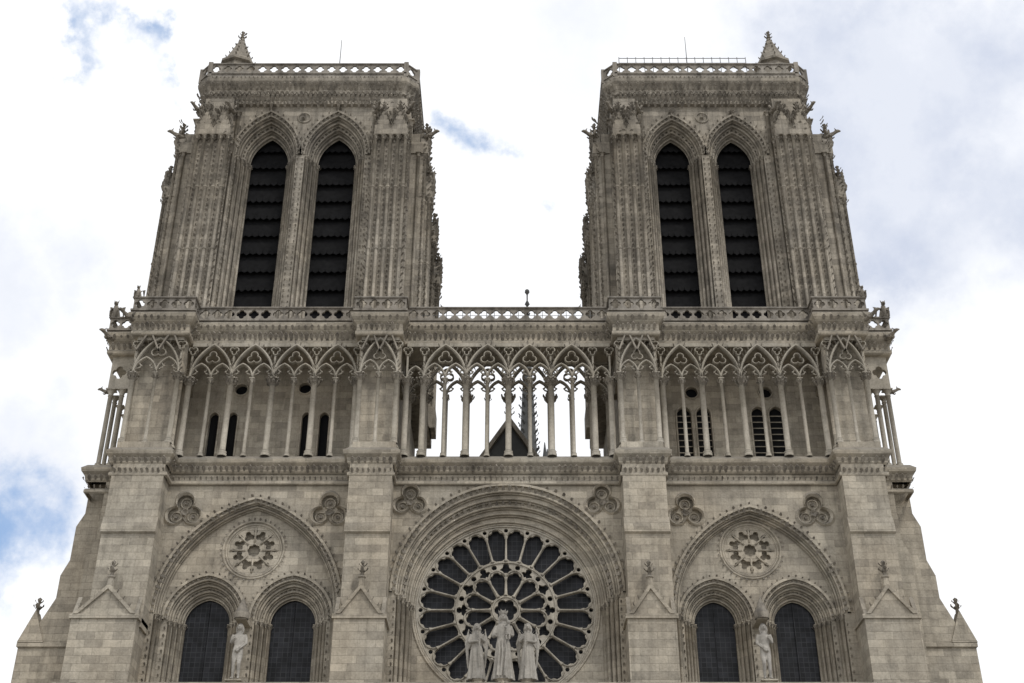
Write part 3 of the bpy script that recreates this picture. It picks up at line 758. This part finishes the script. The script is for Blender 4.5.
# ------------------------------------------------------------------ statues
def statue(name,x,y,z,H,kind,mirror=1):
    m=MB(name,M_stat); s=H/7.5
    m.T=Matrix.Translation((x,y,z))@Matrix.Scale(s,4)@Matrix(((mirror,0,0,0),(0,1,0,0),(0,0,1,0),(0,0,0,1)))
    if kind in('virgin','angel'):
        vs=[];fs=[];n=36; prof=[(0,1.15,.85),(.4,1.1,.8),(1.5,.98,.72),(2.8,.88,.62),(3.8,.8,.55),(4.5,.66,.46),(5.2,.78,.46),(5.8,.9,.46),(6.15,.62,.4),(6.35,.25,.25),(6.6,.2,.22)]
        for zz,rx,ry in prof:
            fold=.15*max(0,1-zz/5.2)+.02
            for i in range(n):
                a=2*pi*i/n; k=1+fold*sin(9*a+zz*.35)+fold*.5*sin(15*a-zz*.6)
                vs.append((rx*k*cos(a),ry*k*sin(a),zz))
        for k in range(len(prof)-1):
            for i in range(n): fs.append((k*n+i,k*n+(i+1)%n,(k+1)*n+(i+1)%n,(k+1)*n+i))
        fs.append(tuple(range(n))[::-1]); fs.append(tuple(range((len(prof)-1)*n,len(prof)*n)))
        m.add(vs,fs)
    else:
        m.tube([(0,0,3.5),(0,.0,3.9),(.02,0,4.5),(0,-.03,5.2),(0,0,5.8),(0,0,6.1),(0,-.03,6.35),(0,-.05,6.7)],[.6,.72,.58,.72,.8,.5,.24,.24],14,True,.62)
        for sg,kx in((-1,.1),(1,.28)):
            m.tube([(sg*.32,0,3.8),(sg*.36,-kx*.3,2.9),(sg*.36,-kx,2.0),(sg*.36,-.02,1.2),(sg*.38,.1,.35),(sg*.38,.06,.15)],[.38,.37,.25,.24,.15,.15],10)
            m.tube([(sg*.38,.12,.12),(sg*.42,-.2,.1),(sg*.46,-.5,.07)],[.15,.15,.1],8)
        m.lathe(0,0,[(.8,-.3),(.8,0),(.01,.05)],10)
    hy=-.08
    m.ball((0,hy,6.98),(.36,.42,.5),14,10)
    m.tube([(0,hy-.38,7.08),(0,hy-.52,6.93),(0,hy-.4,6.88)],[.05,.09,.06],6)
    m.tube([(-.2,hy-.36,7.12),(0,hy-.41,7.15),(.2,hy-.36,7.12)],[.05,.06,.05],6)
    m.tube([(-.12,hy-.38,6.74),(.12,hy-.38,6.74)],[.05,.05],6)
    m.ball((0,hy+.12,7.08),(.43,.42,.5),12,8)
    for sg in(-1,1): m.tube([(sg*.36,hy+.1,7.1),(sg*.45,hy+.15,6.7),(sg*.42,.1,6.25)],[.14,.16,.1],7)
    def arm(sg,elb,hand):
        m.tube([(sg*.72,0,5.95),tuple(lerp(a,b,.5) for a,b in zip((sg*.85,0,5.9),elb)),elb],[.27,.25,.21],9)
        m.tube([elb,tuple(lerp(a,b,.5) for a,b in zip(elb,hand)),hand],[.22,.19,.13],9)
        m.ball(hand,(.15,.13,.17),8,6)
        for q in range(4): m.tube([hand,(hand[0]-sg*.05+(q-1.5)*.07,hand[1]-.18,hand[2]+.2)],[.05,.035],5)
    if kind=='virgin':
        m.lathe(0,hy,[(.44,7.3),(.5,7.65),(.38,7.62),(.01,7.4)],10)
        for k in range(6): m.tube([(.46*cos(k*pi/3),hy+.46*sin(k*pi/3),7.55),(.5*cos(k*pi/3),hy+.5*sin(k*pi/3),7.85)],[.09,.03],5)
        arm(1,(1.05,-.15,4.9),(.5,-.75,4.9)); arm(-1,(-1.05,-.1,4.8),(-.75,-.8,4.7))
        m.tube([(.55,-.6,4.8),(.6,-.62,5.4),(.6,-.6,5.85),(.6,-.6,6.0)],[.34,.32,.2,.12],10)
        m.ball((.6,-.64,6.25),(.22,.24,.27),10,8)
        m.tube([(.45,-.7,4.9),(.35,-1.0,4.6),(.4,-.95,4.2)],[.17,.14,.1],7); m.tube([(.7,-.7,4.9),(.7,-1.0,4.6),(.7,-.95,4.2)],[.17,.14,.1],7)
        m.tube([(.4,-.65,5.7),(.15,-.9,5.6),(.05,-1.0,5.85)],[.11,.09,.07],6)
        for q in(-.5,-.15,.25): m.tube([(q,-.6,4.4),(q+.12,-.78,3.),(q,-.85,1.5),(q-.1,-.9,.2)],[.07,.1,.12,.14],6)
    elif kind=='angel':
        arm(1,(1.05,-.2,5.0),(.55,-.85,5.3)); arm(-1,(-1.0,-.3,4.9),(.15,-.85,4.9))
        m.tube([(.45,-.95,1.5),(.4,-.95,3.2),(.38,-.95,6.2)],[.1,.1,.12],8)
        m.lathe(.38,-.95,[(.1,6.2),(.28,6.35),(.1,6.45),(.1,7.1),(.02,7.2)],8)
        for sg in(-1,1):
            for f in range(7):
                t=f/6
                m.tube([(sg*.3,.35,5.9-.1*f),(sg*(1.05+.1*t),.6,6.9-.45*f),(sg*(1.45-.35*t),.62,4.9-.5*f),(sg*(1.2-.3*t),.55,3.9-.42*f)],[.12,.17,.16,.05],6,True,.6)
    elif kind=='nude':
        arm(1,(1.0,.05,4.85),(.35,-.65,3.95)); arm(-1,(-1.0,.05,4.85),(-.45,-.6,5.4))
        m.tube([(.3,-.5,3.9),(0,-.55,3.65),(-.25,-.45,3.8)],[.2,.26,.18],7)
    o=m.done(None,True)
    r=o.modifiers.new('fuse','REMESH'); r.mode='VOXEL'; r.voxel_size=.026; r.use_smooth_shade=True
    return o
statue('virgin_and_child_statue',-.45,-2.1,20.4,3.45,'virgin')
statue('angel_statue',-1.78,-2.1,20.4,2.9,'angel',1)
statue('angel_statue',.80,-2.1,20.4,2.9,'angel',-1)
statue('saint_statue',-14.05,-.75,20.85,2.9,'nude',1)
statue('saint_statue',12.98,-.75,20.85,2.9,'nude',-1)

# ------------------------------------------------------------------ ground
gm=bpy.data.materials.new('paving'); gm.use_nodes=True; nt=gm.node_tree; b=nt.nodes['Principled BSDF']; b.inputs['Roughness'].default_value=.85
g=nd(nt,'ShaderNodeNewGeometry'); br=nd(nt,'ShaderNodeTexBrick'); nt.links.new(g.outputs['Position'],br.inputs['Vector'])
br.inputs['Scale'].default_value=1; br.inputs['Brick Width'].default_value=1.2; br.inputs['Row Height'].default_value=.6; br.inputs['Mortar Size'].default_value=.012
br.inputs['Color1'].default_value=(.20,.19,.17,1); br.inputs['Color2'].default_value=(.28,.265,.24,1); br.inputs['Mortar'].default_value=(.10,.095,.09,1)
nt.links.new(br.outputs['Color'],b.inputs['Base Color'])
gr=MB('plaza_ground',gm); gr.add([(-3000,-3000,0),(3000,-3000,0),(3000,3000,0),(-3000,3000,0)],[(0,1,2,3)]); gr.done()

# ------------------------------------------------------------------ sky
w=bpy.data.worlds.new('World'); scene.world=w; w.use_nodes=True; nt=w.node_tree
bg=nt.nodes['Background']; bg.inputs['Strength'].default_value=.1
SUN_EL,SUN_AZ=math.radians(54),math.radians(140)
sky=nd(nt,'ShaderNodeTexSky'); sky.sky_type='NISHITA'; sky.sun_disc=False; sky.sun_elevation=SUN_EL; sky.sun_rotation=SUN_AZ
tc=nd(nt,'ShaderNodeTexCoord'); D=tc.outputs['Generated']
nn=nd(nt,'ShaderNodeVectorMath',operation='NORMALIZE'); nt.links.new(D,nn.inputs[0]); D=nn.outputs[0]
warpn=nd(nt,'ShaderNodeTexNoise'); warpn.inputs['Scale'].default_value=7; warpn.inputs['Detail'].default_value=10; warpn.inputs['Roughness'].default_value=.6; nt.links.new(D,warpn.inputs['Vector'])
wv=nd(nt,'ShaderNodeVectorMath',operation='MULTIPLY_ADD'); nt.links.new(warpn.outputs['Color'],wv.inputs[0]); wv.inputs[1].default_value=(.34,.34,.34); nt.links.new(D,wv.inputs[2])
WD=wv.outputs[0]
def patch(v,r0,r1,sc=(1,1,1)):
    vv=(Vector(v).normalized()+Vector((.17,.17,.17)))
    sb=nd(nt,'ShaderNodeVectorMath',operation='SUBTRACT'); nt.links.new(WD,sb.inputs[0]); sb.inputs[1].default_value=vv
    ml=nd(nt,'ShaderNodeVectorMath',operation='MULTIPLY'); nt.links.new(sb.outputs[0],ml.inputs[0]); ml.inputs[1].default_value=sc
    ds=nd(nt,'ShaderNodeVectorMath',operation='LENGTH'); nt.links.new(ml.outputs[0],ds.inputs[0])
    mr=nd(nt,'ShaderNodeMapRange'); mr.interpolation_type='SMOOTHSTEP'
    nt.links.new(ds.outputs['Value'],mr.inputs[0])
    mr.inputs[1].default_value=r0; mr.inputs[2].default_value=r1; mr.inputs[3].default_value=1; mr.inputs[4].default_value=0
    return mr.outputs[0]
# openings in the cloud cover, as directions on the sky sphere
blue=patch((-.364,.860,.360),.01,.08,(1,1,1.15))
for q in(mth(nt,'MULTIPLY',patch((-.262,.705,.651),.0,.055,(2.2,1,1)),.9),mth(nt,'MULTIPLY',patch((-.03,.785,.625),.0,.04),.8),patch((.6,-.5,.7),.1,.5),patch((-.8,.2,.5),.1,.35)):
    blue=mth(nt,'MAXIMUM',blue,q)
gray=patch((.28,.728,.64),.05,.18)
for q in (patch((.05,.72,.70),.02,.12),patch((-.36,.76,.55),.02,.10),patch((-.36,.86,.40),.02,.10)):
    gray=mth(nt,'MAXIMUM',gray,mth(nt,'MULTIPLY',q,.35))
n2=noise(nt,D,5,8,.6)
soft=ramp(nt,n2,[(.38,0.),(.62,1.)])
gray=mth(nt,'MULTIPLY',gray,mth(nt,'ADD',mth(nt,'MULTIPLY',soft,.55),.5),True)
cloud=mix(nt,'MIX',gray,(11.0,11.1,11.3),(5.1,5.8,7.5))
cloud=mix(nt,'MIX',mth(nt,'MULTIPLY',soft,.12),cloud,(7.8,8.2,9.2))
bluec=mix(nt,'MIX',.6,sky.outputs[0],(3.2,5.6,9.8))
fin=mix(nt,'MIX',mth(nt,'MULTIPLY',blue,.88),cloud,bluec)
nt.links.new(fin,bg.inputs['Color'])
sl=bpy.data.lights.new('sun','SUN'); sl.energy=1.5; sl.angle=math.radians(10); sl.color=(1,.96,.895)
so=bpy.data.objects.new('sun',sl); scene.collection.objects.link(so)
sd=Vector((sin(SUN_AZ)*cos(SUN_EL),cos(SUN_AZ)*cos(SUN_EL),sin(SUN_EL)))
so.rotation_euler=sd.to_track_quat('Z','Y').to_euler(); so.location=(40,-60,90)

# ------------------------------------------------------------------ camera
cam=bpy.data.cameras.new('camera'); cam.lens=45.7; cam.sensor_width=36; cam.clip_end=6000
co=bpy.data.objects.new('camera',cam); scene.collection.objects.link(co)
co.location=(0,-66,1.6); co.rotation_euler=(math.radians(121),0,0); scene.camera=co
scene.view_settings.view_transform='Standard'; scene.view_settings.look='None'; scene.view_settings.exposure=0
print('FACES',sum(len(o.data.polygons) for o in bpy.data.objects if o.type=='MESH'))
